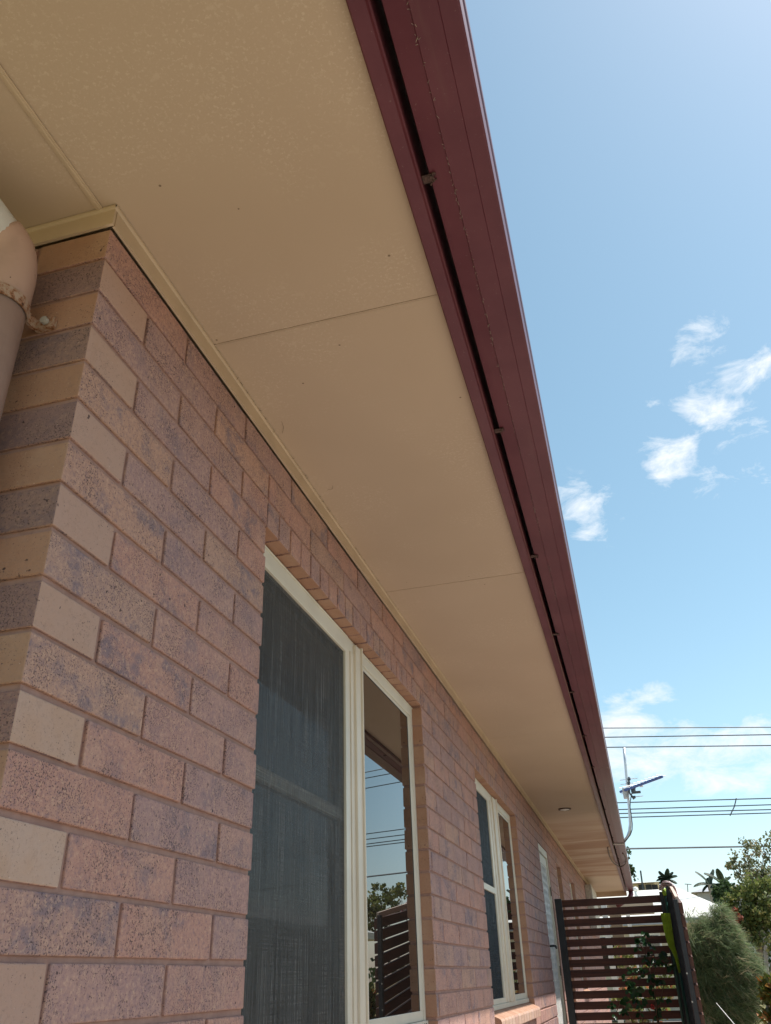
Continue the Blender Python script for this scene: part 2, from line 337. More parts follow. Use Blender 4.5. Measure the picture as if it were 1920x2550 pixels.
for k in range(1, NB+1):
    z0, z1 = -k*C+.005, -(k-1)*C-.005
    ends = [0.0]; y = 2*H if k % 2 else H
    while y < YE: ends.append(y); y += 2*H
    ends.append(YE)
    for i in range(len(ends)-1):
        a = ends[i]+(.005 if i else 0); b = ends[i+1]-(.005 if i < len(ends)-2 else 0)
        hd = (k % 2 == 0 and i == 0)
        if k == 3:
            # brick-on-edge lintel course over the two windows
            segs = [(a, b)]
            for (y0, y1, _, _) in OPEN[:2]:
                ns = []
                for p, q in segs:
                    if q <= y0 or p >= y1: ns.append((p, q)); continue
                    if p < y0-.02: ns.append((p, y0-.005))
                    if q > y1+.02: ns.append((y1+.005, q))
                segs = ns
        else: segs = cut(a, b, z0, z1)
        for p, q in segs:
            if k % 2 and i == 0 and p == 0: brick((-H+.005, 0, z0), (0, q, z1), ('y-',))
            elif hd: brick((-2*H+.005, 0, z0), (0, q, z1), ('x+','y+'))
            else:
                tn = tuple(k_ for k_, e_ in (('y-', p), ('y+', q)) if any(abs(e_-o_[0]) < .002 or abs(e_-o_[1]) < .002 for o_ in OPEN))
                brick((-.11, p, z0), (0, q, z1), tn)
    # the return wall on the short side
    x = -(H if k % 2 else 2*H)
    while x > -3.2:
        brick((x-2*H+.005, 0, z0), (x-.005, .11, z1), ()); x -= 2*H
for (y0, y1, _, _) in OPEN[:2]:
    n = round((y1-y0)/.086); w = (y1-y0)/n
    for i in range(n): brick((-.11, y0+i*w+.0045, -3*C+.002), (0, y0+(i+1)*w-.0045, -2*C-.005), ('z-',))
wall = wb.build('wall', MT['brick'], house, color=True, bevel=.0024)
mb = MB()
def mort(y0, y1, z0, z1): mb.box((-.1, y0, z0), (-.0055, y1, z1))
ys = [0.006]; 
for (a, b, c, d) in OPEN: ys += [a-.004, b+.004]
ys.append(YE-.005)
for i in range(0, len(ys)-1, 2): mort(ys[i], ys[i+1], -NB*C, 0)
for (a, b, c, d) in OPEN:
    mort(a-.004, b+.004, d+.006, 0); mort(a-.004, b+.004, -NB*C, c-.002)
mb.box((-3.2, .0055, -NB*C), (-.1, .1, 0))
mb.build('mortar', MT['mortar'], wall)
# window sills: brick on edge, sloping out
for (y0, y1, c, d) in OPEN[:2]+OPEN[3:]:
    sb = MB(); n = round((y1-y0)/.125); w = (y1-y0)/n
    for i in range(n):
        r, r2 = rnd(), rnd(); ya, yb = y0+.002+i*w+(.002 if i else 0), y0-.002+(i+1)*w-(.002 if i < n-1 else 0)
        P = [(-.05,-1.488),(.020,-1.516),(.030,-1.522),(.034,-1.532),(.034,-1.575),(-.05,-1.575)]
        i0 = len(sb.v)
        for yy in (ya, yb): sb.v += [(x, yy, z) for x, z in P]
        for j in range(6): sb.face((i0+j, i0+6+j, i0+6+(j+1)%6, i0+(j+1)%6), (r,1.,r2))
        sb.face([i0+j for j in range(6)], (r,1.,r2)); sb.face([i0+6+j for j in range(6)][::-1], (r,1.,r2))
    so_ = sb.build('sill', MT['brick'], wall, color=True, bevel=.002)
    q = MB(); q.box((-.05, y0+.003, -1.57), (-.003, y1-.003, -1.520)); q.build('sill_mortar', MT['mortar'], wall)
# inner leaf and the unseen walls, ceiling and roof that keep light out
q = MB(); q.box((-.32,.12,GZ),(-.14,YE-.12,.2)); q.build('inner_wall', MT['wallc'], house)
q = MB(); q.box((-8,YE-.11,GZ),(-.11,YE,0)); q.box((-8.1,0,GZ),(-8,YE,0)); q.box((-8,.0,GZ),(-3.21,.11,0)); q.build('rear_wall', MT['wallb'], house)
q = MB(); ov = .775; e0, e1, ey0, ey1, zr = .765, -8.7, -.775, YE+.2, .15
q.v = [(e0,ey0,zr),(e0,ey1,zr),(e1,ey1,zr),(e1,ey0,zr),(-4,4,2.1),(-4,YE-4.2,2.1)]
q.f = [(0,1,5,4),(1,2,5),(2,3,4,5),(3,0,4)]; q.c = [(0,0,0)]*4
q.v = [(x-(.05 if x>0 else 0),y,z) for x,y,z in q.v]
q.build('roof', MT['roofg'], house, solid=.02)

# soffit sheets on both sides of the corner, joiner strip, trims
def soffit_sheet(x0, x1, y0, y1):
    q = MB(); q.box((x0, y0, .05), (x1, y1, .056)); return q
js = [-.585, .4308, 2.008, 4.53, 7.05, 9.57, 12.1, 14.35, YE+.2]
sf = MB()
for a, b in zip(js[:-1], js[1:]): sf.box((-.0205, a+(.0011 if a < 5 else .0003), (.05+rnd(0,.0008) if b < 5 else .05)), (.60, b-.0011, .058))
soff = sf.build('soffit', MT['soffit'], house)
q = MB(); q.box((-3.2,-.585,.0505),(-.031,-.001,.058)); q.build('side_soffit', MT['soffit'], house)
q = MB(); q.box((-3.2,-.6,.0585),(.6,YE+.2,.07)); q.build('soffit_backing', MT['trim'], house)
q = MB(); q.box((-.033,-.585,.0462),(-.0185,-.004,.0492)); q.extrude([(-.029,.0462),(-.0285,.0445),(-.023,.0445),(-.0225,.0462)], -.585, -.004); q.build('joint_strip', MT['trim'], house, bevel=.0012)
# overlapped joint ridge on the second sheet
q = MB(); q.extrude([(.436,.0499),(.440,.0496),(.449,.0496),(.453,.0499)], .02, .58, ax='x'); q.build('joint_ridge', MT['soffit'], soff)
tr = MB()
tr.box((.0022,.0,-.001),(.0085,YE,.0488)); tr.extrude([(.0085,.0400),(.0105,.0412),(.0125,.0440),(.0130,.0488),(.004,.0488)], -.011, YE)
tr.build('eave_trim', MT['trim'], house)
tr = MB(); tr.box((-3.2,-.0085,-.001),(.0085,-.0022,.0488)); tr.extrude([(-.0085,.0400),(-.0105,.0412),(-.0125,.0440),(-.0130,.0488),(-.004,.0488)], -3.2, .011, ax='x')
tr.build('eave_trim', MT['trim'], house)
# fascia + gutter
q = MB()
FP = [(.582,.10),(.582,.033),(.585,.030),(.612,.030),(.6165,.0275),(.6195,.030),(.6195,.19),(.60,.19)]
q.extrude(FP, -.62, YE+.22, closed=True); q.build('fascia', MT['gutter'], house)
q = MB(); q.extrude([(-x, z) for x, z in FP], -3.2, .60, closed=True, ax='x'); q.build('fascia', MT['gutter'], house)
GP = [(.632,.20),(.6335,.060),(.6365,.046),(.6765,.0405),(.678,.0375),(.7225,.0352),(.7235,.0362),(.7245,.0352),(.7535,.0345),(.7570,.0365),(.7578,.048),(.7568,.056),(.7578,.066),(.7590,.100),(.7590,.1085),(.7622,.113),(.7630,.121),(.7612,.124),(.7622,.130),(.7630,.139),(.7595,.146),(.752,.146),(.748,.138),(.748,.118)]
q = MB(); q.extrude(GP, -.762, YE+.2, n=1); q.box((.634,YE+.197,.038),(.758,YE+.2,.14))
gut = q.build('gutter', MT['gutter'], house, solid=.0011)
q = MB(); q.extrude([(-x, z) for x, z in GP], -3.2, .762, ax='x'); q.build('gutter', MT['gutter'], house, solid=.0011)
for yk in (.109, 1.006, 1.86, 2.712, 3.649, 4.664, 5.65, 6.6, 7.6, 8.6, 9.6, 10.7, 11.7, 12.8, 13.9, 15.0, 16.1):
    q = MB(); q.box((.620,yk-.010,.041),(.643,yk+.010,.0425)); q.box((.6410,yk-.010,.0385),(.6435,yk+.008,.0425))
    for _ in range(14):
        a = Vector((rnd(.632,.648), yk+rnd(-.014,.014), rnd(.038,.041))); q.box(a, a+Vector((rnd(.001,.004), rnd(.001,.005), .002)))
    q.build('gutter_bracket', MT['clip'], gut)
# lint, spider web and dirt along the gutter crease
q = MB()
for _ in range(560):
    yk = rnd(-.3, 5) if rnd() < .8 else rnd(5, 14)
    if noise.noise(Vector((yk*2.3,1.3,.7))) < .0: continue
    x = .6775+rnd(-.0015,.0015); q.tube([(x,yk,.0375),(x+rnd(-.005,.005),yk+rnd(-.007,.007),.035)], .0004, 4)
tag(q.build('lint', MT['web'], gut), kind='stuff')
q = MB(); xj = (.635,.757)
for a in (.655,.70,.745):
    q = MB(); q.tube([(a-.012,5.68,.034),(a+.008,5.683,.0335)], .0012, 5); q.build('rivet', MT['web'], gut)
q = MB(); q.tube([(.70,YE+.12,.04),(.70,YE+.12,-.02),(.66,YE+.0,-.10),(.40,YE+.05,-.22)], .045, 14); q.build('gutter_outlet', MT['gutter'], gut, smooth=True)
# downlight in the soffit
lc = at(1406,2014,Z=.05)
q = MB(); ri = []
def ring(mb, c, r0, r1, z0, z1, n=40):
    i = len(mb.v)
    for k in range(n):
        a = 2*math.pi*k/n
        mb.v += [(c[0]+math.cos(a)*r0, c[1]+math.sin(a)*r0, z0), (c[0]+math.cos(a)*r1, c[1]+math.sin(a)*r1, z1)]
    for k in range(n):
        a = i+2*k; b = i+2*((k+1) % n); mb.face((a, b, b+1, a+1))
ring(q, lc, .062, .060, .0495, .040); ring(q, lc, .060, .045, .040, .040); ring(q, lc, .045, .043, .040, .048)
dl = q.build('downlight', MT['bronze'], house)
q = MB(); q.face([len(q.v)+k for k in range(32)]) if False else None
i0 = 0
for k in range(32): a = 2*math.pi*k/32; q.v.append((lc[0]+math.cos(a)*.045, lc[1]+math.sin(a)*.045, .041))
q.v.append((lc[0], lc[1], .031))
for k in range(32): q.face((k, (k+1) % 32, 32))
q.build('lens', MT['lightlens'], dl, smooth=True)

random.seed(77); q = MB()
for _ in range(26):
    y_ = rnd(.55, 1.9); q.tube([(0.0130,y_,.045+rnd(-.006,.004)),(.0145+rnd(0,.006),y_+rnd(-.006,.006),.044)], .0005, 4)
for (x_, y_) in ((.05,.78),(.075,1.15)):
    p_ = Vector((x_, y_, .0485)); pl = [p_]
    for _ in range(rnd(2,6).__int__()): p_ = p_+Vector((rnd(-.012,.014), rnd(.0,.03), 0)); pl.append(p_)
    q.tube(smooth_path(pl, 3), .00035, 4)
tag(q.build('cobweb', MT['bronze'], house), kind='stuff')
# windows: fixed frame, mullion, glass right, insect screen left
def window(y0, y1, ym0, ym1, detail=True):
    zb, zt = -1.478, -3*C-.001; xf = -.045
    f = MB(); w = MB()
    f.box((xf-.05, y0, zt-.046), (xf, y1, zt)); f.box((xf-.05, y1-.030, zb+.0), (xf-.0005, y1-.0008, zt-.046)); f.box((xf-.05, y0+.0008, zb), (xf-.0005, y0+.030, zt-.046))
    f.box((xf-.05, y0+.0008, zb-.012), (xf+.008, y1-.0008, zb+.012))
    f.box((xf-.0, y0+.001, zt-.010), (xf+.004, ym0, zt-.003)); f.box((xf-.0, ym1, zt-.010), (xf+.004, y1-.001, zt-.003))
    fr = f.build('window', MT['frame'], house, bevel=.002)
    # right (glazed) sash
    s = MB(); a, b = ym1+.002, y1-.0305; s.box((xf-.030, a, zb+.013), (xf-.004, b, zb+.045)); s.box((xf-.030, b-.042, zb+.045), (xf-.0035, b, zt-.047)); s.box((xf-.030, a, zb+.045), (xf-.0035, a+.014, zt-.047))
    s.box((xf-.030, a+.014, zt-.062), (xf-.006, b-.042, zt-.047))
    s.build('sash', MT['frame'], fr, bevel=.0018)
    p = MB(); p.box((xf-.0095, a+.014, zb+.045), (xf-.0065, b-.042, zt-.062)); p.build('pane', MT['glass'], fr)
    g2 = MB(); g2.box((xf-.0060, b-.045, zb+.045), (xf-.0052, b-.0425, zt-.062)); g2.box((xf-.0060, a+.0145, zt-.065), (xf-.0052, b-.046, zt-.0625)); g2.build('gasket', MT['rubber'], fr)
    # stepped mullion
    m = MB(); wd = ym1-ym0
    m.box((xf-.04, ym0, zb+.013), (xf+.001, ym0+.20*wd, zt-.047)); m.box((xf-.04, ym0+.20*wd, zb+.013), (xf-.006, ym0+.27*wd, zt-.047)); m.box((xf-.04, ym0+.27*wd, zb+.013), (xf+.003, ym0+.52*wd, zt-.047))
    m.box((xf-.04, ym0+.52*wd, zb+.013), (xf+.012, ym0+.93*wd, zt-.012)); m.box((xf-.04, ym0+.93*wd, zb+.013), (xf+.019, ym1, zt-.006))
    m.build('mullion', MT['frame2'], fr, bevel=.0022)
    # screened left half
    s = MB(); a, b = y0+.030, ym0-.0005
    s.box((xf-.012, a, zt-.066), (xf+.0025, b, zt-.0475)); s.box((xf-.012, a, zb+.013), (xf+.0025, b, zb+.040)); s.box((xf-.012, b-.022, zb+.040), (xf+.0025, b, zt-.066)); s.box((xf-.012, a, zb+.040), (xf+.0025, a+.022, zt-.066))
    s.build('screen_frame', MT['frame'], fr, bevel=.0015)
    s = MB(); s.box((xf-.0065, a+.022, zb+.040), (xf-.0060, b-.022, zt-.066)); s.build('insect_screen', MT['mesh' if detail else 'mesh2'], fr)
    p = MB(); p.box((xf-.036, a, zb+.040), (xf-.030, b, zt-.05)); p.build('pane', MT['glass'], fr)
    s = MB(); o_ = 0 if detail else .018; s.box((xf-.028+o_, a, -.885), (xf-.014+o_, b, -.853)); s.box((xf-.020+o_, a, -.853), (xf-.014+o_, b, -.8515)); s.build('meeting_rail', MT['frame'], fr, bevel=.001)
    return fr
w_1 = window(OPEN[0][0], OPEN[0][1], 1.656, 1.79)
w_2 = window(OPEN[1][0], OPEN[1][1], 4.642, 4.946, False)
q = MB()
for k in range(3): q.box((-.0445+.008, 2.50+.030*k, -1.4795), (-.0360, 2.512+.030*k, -1.4735))
q.build('weep_slots', MT['rubber'], w_1)
for (a, b, c, d) in OPEN[3:]:
    f = MB(); f.box((-.09,a+.001,d-.05),(-.045,b-.001,d-.001)); f.box((-.09,a+.001,-1.478),(-.0452,a+.05,d-.05)); f.box((-.09,b-.05,-1.478),(-.0452,b-.001,d-.05)); f.box((-.09,a+.05,-1.478),(-.046,b-.05,-1.44)); f.box((-.09,(a+b)/2-.02,-1.44),(-.046,(a+b)/2+.02,d-.05))
    fr = f.build('window', MT['frame'], house, bevel=.002)
    p = MB(); p.box((-.08,a+.05,-1.44),(-.07,b-.05,d-.05)); p.build('pane', MT['glass'], fr)
# security screen door
y0, y1 = OPEN[2][0], OPEN[2][1]; zt = -3*C
f = MB(); f.box((-.06,y0+.001,zt-.062),(-.006,y1-.001,zt-.001)); f.box((-.06,y0+.001,-2.38),(-.0065,y0+.035,zt-.062)); f.box((-.06,y1-.035,-2.38),(-.0065,y1-.001,zt-.062))
f.box((-.09,y0+.001,-2.42),(-.005,y1-.001,-2.38))
door = f.build('door', MT['frame'], house, bevel=.002)
f = MB(); a, b = y0+.037, y1-.037
f.box((-.050,a,zt-.150),(-.020,b,zt-.068)); f.box((-.050,a,-2.375),(-.020,b,-2.26)); f.box((-.050,a,-2.26),(-.0205,a+.05,zt-.15)); f.box((-.050,b-.05,-2.26),(-.0205,b,zt-.15))
f.build('door_leaf', MT['frame'], door, bevel=.002)
f = MB()
n = 0
for s in (-1, 1):
    k = -48
    while k < 60:
        ya, za = a+.05, -2.26+k*.052*1.0; yb = b-.05; zb = za+s*(yb-ya)*1.9
        # clip the diagonal bar to the leaf
        z0c, z1c = -2.26, zt-.15
        t0, t1 = 0., 1.; dz = zb-za
        for lim, sg in ((z0c, 1), (z1c, -1)):
            va = (za-lim)*sg; vb = (zb-lim)*sg
            if va < 0 and vb < 0: t0 = 2
            elif va < 0: t0 = max(t0, va/(va-vb))
            elif vb < 0: t1 = min(t1, va/(va-vb))
        if t0 < t1:
            P = lambda t: Vector((-.026 if s > 0 else -.0285, ya+(yb-ya)*t, za+dz*t))
            f.tube([P(t0), P(t1)], .0035, 5)
        k += 2.6
f.build('grille', MT['white'], door)
f = MB(); f.box((-.07,a+.05,-2.26),(-.06,b-.05,zt-.15)); f.build('door_panel', simple('door_shade', (.05,.055,.055), .5), door)
f = MB(); f.box((-.020,a+.012,-1.20),(-.012,a+.04,-1.03)); f.tube([(-.012,a+.026,-1.11),(.030,a+.026,-1.11),(.040,a+.05,-1.112),(.040,a+.12,-1.125)], .009, 8); f.build('handle', MT['rubber'], door, smooth=True)
for zz in (-.62, -1.3, -2.1):
    f = MB(); f.box((-.008,y1-.042,zz-.04),(-.002,y1-.030,zz+.04)); f.build('hinge', MT['rubber'], door)
# end of the eaves: cream beam, porch beam and brick pier
f = MB(); f.box((.0,YE+.2,-.04),(.62,YE+.24,.055)); f.build('porch_beam', MT['trim'], house, bevel=.003)
f = MB(); f.box((-.4,YE+1.7,-.3),(1.1,YE+1.78,-.06)); f.build('porch_beam', MT['trim'], house, bevel=.003)
f = MB(); f.box((.06,YE+1.1,GZ),(.17,YE+1.2,-.06)); f.box((.52,YE+1.6,GZ),(.60,YE+1.68,-.3)); f.build('porch_post', MT['white'], house, bevel=.003)
f = MB(); f.box((.20,YE+1.2,GZ),(.43,YE+1.45,-.12)); f.build('porch_pier', MT['wallb'], house, bevel=.004)
# PVC downpipe on the short side with an elbow to the eaves gutter
px, py = -.1525, -.075
dp = MB(); dp.tube([(px,py,GZ),(px,py,-1.2),(px,py,-.215)], .052, 32); 
dpo = dp.build('downpipe', MT['pvc'], house, smooth=True)
el = MB(); pts = smooth_path([Vector(q_) for q_ in ((px,py,-.2265),(px,py,-.195),(px,py-.002,-.152),(px-.003,py-.013,-.114),(px-.012,py-.034,-.096))], 3)
el.tube(pts, [.0535+.003*i_/12 for i_ in range(13)], 32)
el.build('elbow', MT['pvc'], dpo, smooth=True)
el = MB(); el.tube([(px-.010,py-.030,-.098),(px-.022,py-.16,-.065),(px-.035,py-.30,-.01),(px-.045,py-.42,.045)], .0522, 28); el.build('upper_pipe', MT['pvcw'], dpo, smooth=True)
st = MB()
n = 40
for k in range(n):
    a0 = R(-250+k*500/n*.74); a1 = R(-250+(k+1)*500/n*.74)
for k in range(n):
    a0 = -math.pi*1.25+k*1.5*math.pi/n; a1 = a0+1.5*math.pi/n
    for (r0, r1, z0, z1) in ((.0535,.0550,-.252,-.2285),):
        p = [Vector((px+math.cos(a)*r, py+math.sin(a)*r, z)) for a in (a0, a1) for r in (r0, r1) for z in (z0, z1)]
        st.quad(p[2],p[6],p[7],p[3]); st.quad(p[0],p[2],p[6],p[4]); st.quad(p[1],p[3],p[7],p[5])
st.box((px+.033,py+.028,-.2515),(px+.038,-.012,-.229)); st.box((px+.036,-.012,-.2515),(px+.074,-.002,-.229))
sto = st.build('strap', MT['rust'], dpo, solid=.0016)
sc = MB(); sc.tube([(px+.060,-.014,-.240),(px+.060,-.022,-.240)], .0075, 12); sc.build('screw', MT['galv'], sto, smooth=False)

# grey meter box on the wall near the far end
e = empty('meter_box', (0,14.2,-.6), 'pale grey metal meter box on the brick wall near the far end of the eaves', 'meter box')
q = MB(); q.box((.002,14.1,-.75),(.10,15.6,-.06)); q.build('cabinet', MT['galv'], e, bevel=.004)
q = MB(); q.box((.102,14.13,-.72),(.108,15.57,-.09)); q.build('cabinet_door', MT['frame'], e, bevel=.003)

# ------------------------------------------------------------------ antenna, cable
ay = 10.1
mp = [at(1553.9,1861.9,ay), at(1560.7,1940,ay), at(1567.5,2020,ay), at(1569.5,2052,ay), at(1567.5,2070,ay), at(1562.5,2084,ay), at(1553.5,2097,ay)]
ant = empty('tv_antenna', mp[-1], 'aluminium television antenna with blue boom, its bent mast fixed at the burgundy gutter', 'antenna')
q = MB(); mp2 = []
for i in range(len(mp)-1):
    for t in (0,.5): mp2.append(mp[i].lerp(mp[i+1], t))
mp2.append(mp[-1]); q.tube(mp2, .0165, 12); q.build('mast', MT['alu'], ant, smooth=True)
q = MB(); q.box((.628,ay-.03,.024),(.765,ay+.03,.0285)); q.box((.762,ay-.03,.024),(.768,ay+.03,.09)); q.box((.625,ay-.03,.024),(.630,ay+.03,.10)); q.build('mount_bracket', MT['galv'], ant, bevel=.002)
bl = at(1545,1972,ay); br = at(1649,1934,Z=bl.z+.02); bd = (br-bl).normalized(); sd = bd.cross(Vector((0,0,1))).normalized()
q = MB(); q.tube([bl, br], .016, 8); boom = q.build('boom', MT['blue'], ant)
q = MB()
for k in range(11):
    p = bl.lerp(br, .14+k*.083)+Vector((0,0,.018)); ln = .10-.003*k
    q.tube([p-sd*ln, p+sd*ln], .0042, 6)
q.build('director_rods', MT['alu'], ant)
mid = at(1563,1965,ay)
def rod(x, y, dx, dyy):
    a = at(x, y, ay-.1); b = at(x+dx, y+dyy, ay-.1); return a, b
q = MB(); m3 = MB()
for (x, y, dx, dy) in ((1566,1940,22,-2),(1566,1940,-22,3),(1565,1951,22,-2),(1565,1951,-20,3),(1578,1985,24,-3),(1552,1976,-5,1)):
    a, b = rod(x, y, dx, dy); q = MB(); q.tube([a, b], .0045, 5); q.build('dipole_rod', MT['alu'], ant)
for (x, y) in ((1566.5,1940),(1566,1951),(1579,1985)):
    c = at(x, y, ay-.1); m3.tube([c-Vector((.018,0,0)), c+Vector((.018,0,0))], .016, 8)
for (a, b) in ((at(1566,1935,ay-.06), at(1567,1972,ay-.06)), (at(1566,1972,ay-.06), at(1579,1990,ay-.06))): m3.tube([a, b], .013, 6)
m3.build('reflector_arms', MT['wire'], ant)
q = MB(); c = at(1558,1974,ay-.05); q.box(c-Vector((.035,.03,.07)), c+Vector((.025,.03,.05))); q.build('clamp', MT['galv'], ant, bevel=.008)
q = MB(); c = at(1583,1967,ay-.1); q.tube([c+Vector((-.03,0,-.025)), c+Vector((-.03,0,.01)), c+Vector((.0,0,.035))], [.03,.03,.01], 8); q.box(c-Vector((.055,.03,.04)), c+Vector((.055,.03,-.018))); q.build('junction_box', MT['wire'], ant, bevel=.004)
q = MB(); q.tube([at(1597,1955,ay-.2)+Vector((0,0,z)) for z in (-.02,.015)], .024, 10); q.build('balun', MT['white'], ant)
cb = [at(x, y, ay-.08) for x, y in ((1583,1968),(1573,1977),(1569.5,1995),(1569,2010),(1572,2030),(1574.5,2052),(1574,2066),(1570,2078),(1563,2088),(1555,2097))]
q = MB(); q.tube(cb, .0065, 6); q.build('coax_cable', MT['wire'], ant, smooth=True)
pts = [at(1320+a/6.94, 2060+b/6.94, Z=z) for a, b, z in ((1345,340,.048),(1350,400,.03),(1375,500,.01),(1420,590,.0),(1490,655,.0),(1560,682,.005),(1630,650,.01),(1662,590,.02),(1650,520,.03),(1600,450,.03))]
q = MB(); q.tube(smooth_path(pts), .0075, 6); tag(q.build('loose_cable', MT['bronze'], smooth=True), 'thin brown cable looping down from the eaves below the gutter', 'cable')

# ------------------------------------------------------------------ power lines
WD = Vector((.93, .36, 0)).normalized()
def on_wire_plane(px_, py_, D):
    d = ray(px_, py_); k = WD.y/WD.x
    t = (D + k*CAM.x - CAM.y)/(d.y - k*d.x); return CAM + d*t
WL = [(1503,1813,1920,1811,'topmost'),(1508,1836,1920,1829.5,'second from the top'),(1512,1861,1920,1856.5,'third from the top, just above the antenna mast'),
      (1540,1999,1920,1988,'top of the four close wires'),(1543,2016,1920,2004,'second of the four close wires'),(1545,2026,1920,2016,'third of the four close wires'),(1547,2036,1920,2024.5,'lowest of the four close wires')]
ends = []
for i, (x0, y0_, x1, y1_, w) in enumerate(WL):
    a, b = on_wire_plane(x0, y0_, 32), on_wire_plane(x1, y1_, 32); d = b-a
    q = MB(); q.tube([a-d*9, b+d*9], .020, 6)
    tag(q.build('power_line', MT['wire']), ('power line across the sky, ' if i < 3 else 'power line behind the antenna, ')+w, 'power line', 'overhead power lines'); ends.append((a, b))
a, b = on_wire_plane(1560,2113.5,26), on_wire_plane(1920,2107,26); d = b-a
q = MB(); q.tube([a-d*12, b+d*12], .026, 6); tag(q.build('power_line', MT['wire']), 'thick single power line lowest in the sky, just above the tree tops', 'power line', 'overhead power lines')
q = MB(); q.tube([on_wire_plane(1833.5,1988,31.9), on_wire_plane(1829,2008,31.9), on_wire_plane(1818,2031,31.9)], .02, 6); tag(q.build('wire_spreader', MT['wire']), 'short dark spreader bar tying the four close power lines together', 'wire spreader')

# ------------------------------------------------------------------ slat screens
YA = 8.1
xa0, xa1 = .014, 1.015; zt = -.685
def slat_quad(mb, p0, p1, h, th, nrm):
    # one board from p0 to p1 (top edge), height h, thickness th along nrm
    i = len(mb.v); dn = Vector((0,0,-h)); tn = nrm*th
    v = [p0, p1, p1+tn, p0+tn, p0+dn, p1+dn, p1+dn+tn, p0+dn+tn]; mb.v += [tuple(x) for x in v]
    for f in ((0,1,2,3),(4,7,6,5),(0,4,5,1),(1,5,6,2),(2,6,7,3),(3,7,4,0)): mb.face([i+j for j in f])
fa = empty('slat_screen', (.5,YA,GZ), 'dark red timber slat privacy screen standing square to the brick wall', 'privacy screen')
q = MB()
for k in range(20):
    z = -.697-.0861*k; jj = rnd(-.0015,.0015)
    slat_quad(q, Vector((xa0+.045,YA-.022+jj,z+rnd(-.001,.001))), Vector((1.08,YA-.022+jj,z+rnd(-.001,.001))), .0635, .019, Vector((0,1,0)))
q.build('slat_panel', MT['slat'], fa, bevel=.0015)
for xx, zz in ((xa0,-.685),(1.012,-.672)):
    q = MB(); q.box((xx,YA-.060,GZ),(xx+.066,YA-.0235,zz)); q.build('post', MT['dark'], fa, bevel=.003)
q = MB(); q.box((1.075,YA-.10,GZ),(1.145,YA-.03,-.62)); q.build('post', MT['dark'], fa, bevel=.003)
n0 = at(1686,2241,5.9); n0.x = 1.075; far_ = Vector((1.10,7.9,-.66))
fb = empty('slat_screen', (n0.x,5.9,GZ), 'raked timber slat screen seen end on, coming towards the viewer from the dark corner post', 'privacy screen')
q = MB(); top_n = Vector((1.082,5.9,-.895)); top_f = Vector((1.118,7.96,-.665)); pd = (top_f-top_n)
for k in range(18):
    dz = Vector((0,0,-.0861*k-.012)); slat_quad(q, top_n+dz, top_f+dz, .072, .027, Vector((1,-.02,0)))
q.build('slat_panel', MT['slaty'], fb, bevel=.0012)
q = MB(); q.box((1.046,5.88,GZ),(1.079,5.925,-.885)); q.build('post', MT['dark'], fb, bevel=.003)
q = MB(); slat_quad(q, top_n+Vector((-.016,0,.030)), top_f+Vector((-.016,-.05,.060)), .040, .022, Vector((1,-.02,0))); q.build('cap_batten', MT['pale'], fb, bevel=.001)
for z in (-1.35,-1.52,-1.68): q = MB(); q.tube([(1.050,5.879,z),(1.050,5.874,z)], .006, 8); q.build('screw', MT['galv'], fb)

# mop hung over the corner post
ym = 7.75
mop = empty('mop', at(1716,2550,ym), 'upturned string mop with white and maroon strands draped over the corner of the slat screens', 'mop')
q = MB(); q.tube([at(1655,2226,ym), at(1663,2270,ym), at(1680,2400,ym), at(1702,2550,ym), at(1725,2720,ym)], .013, 10); q.build('pole', MT['dgreen'], mop, smooth=True)
q = MB(); q.tube([at(1652,2212,ym), at(1656,2231,ym)], [.022,.016], 10); q.build('ferrule', MT['lime'], mop, smooth=True)
q = MB(); q2 = MB(); random.seed(3)
for k in range(70):
    t = k/69; s0 = at(1644+rnd(-3,5), 2210+rnd(-6,8), ym-.03); tp = at(1655+rnd(-4,8), 2195+rnd(-1,10), ym-.05-.1*t)
    en = at(1668+23*t+rnd(-3,3), 2215+26*t+rnd(-4,22)*(t>.4), ym-.25-.75*t)
    md = at(1668+13*t, 2199+9*t+rnd(-3,5), ym-.2-.5*t)
    (q2 if k % 8 == 3 else q).tube(smooth_path([s0, tp, md, en], 4), .0052, 5)
q.build('mop_strands', MT['rope'], mop, smooth=True); q2.build('mop_strands', MT['maroon'], mop, smooth=True); random.seed(11)
# lime broom
yb = 7.7
br_ = empty('broom', at(1716,2550,yb), 'upside-down lime green ribbed plastic broom leaning on the corner post of the slat screen', 'broom')
q = MB(); prof = [(1644.5,1669,2274),(1648,1671,2290),(1652,1674.5,2312),(1657,1677,2332),(1664,1680.5,2355),(1673,1685,2370),(1680,1689,2385),(1684.5,1692,2400),(1690.5,1695.5,2424)]
for (a, b, y) in prof:
    pa, pb = at(a, y, yb), at(b, y, yb)
    for k in range(13):
        p = pa.lerp(pb, k/12); q.v.append((p.x, p.y-.012*math.sin(math.pi*k/12)-(.006 if k % 2 else 0), p.z))
    for k in range(13): p = pa.lerp(pb, k/12); q.v.append((p.x, p.y+.02*math.sin(math.pi*k/12)+.003, p.z))
for r_ in range(len(prof)-1):
    for k in range(12):
        a = r_*26+k; q.face((a, a+1, a+27, a+26)); q.face((a+13, a+39, a+40, a+14))
    a = r_*26; q.face((a, a+26, a+39, a+13)); q.face((a+12, a+25, a+51, a+38))
for a in (0, (len(prof)-1)*26):
    for k in range(12): q.face((a+k, a+13+k, a+14+k, a+1+k))
q.build('bristles', MT['lime'], br_)
q = MB(); q.tube([at(1693,2422,yb), at(1716,2550,yb), at(1738,2680,yb)], .0135, 10); q.build('pole', MT['dgreen'], br_, smooth=True)

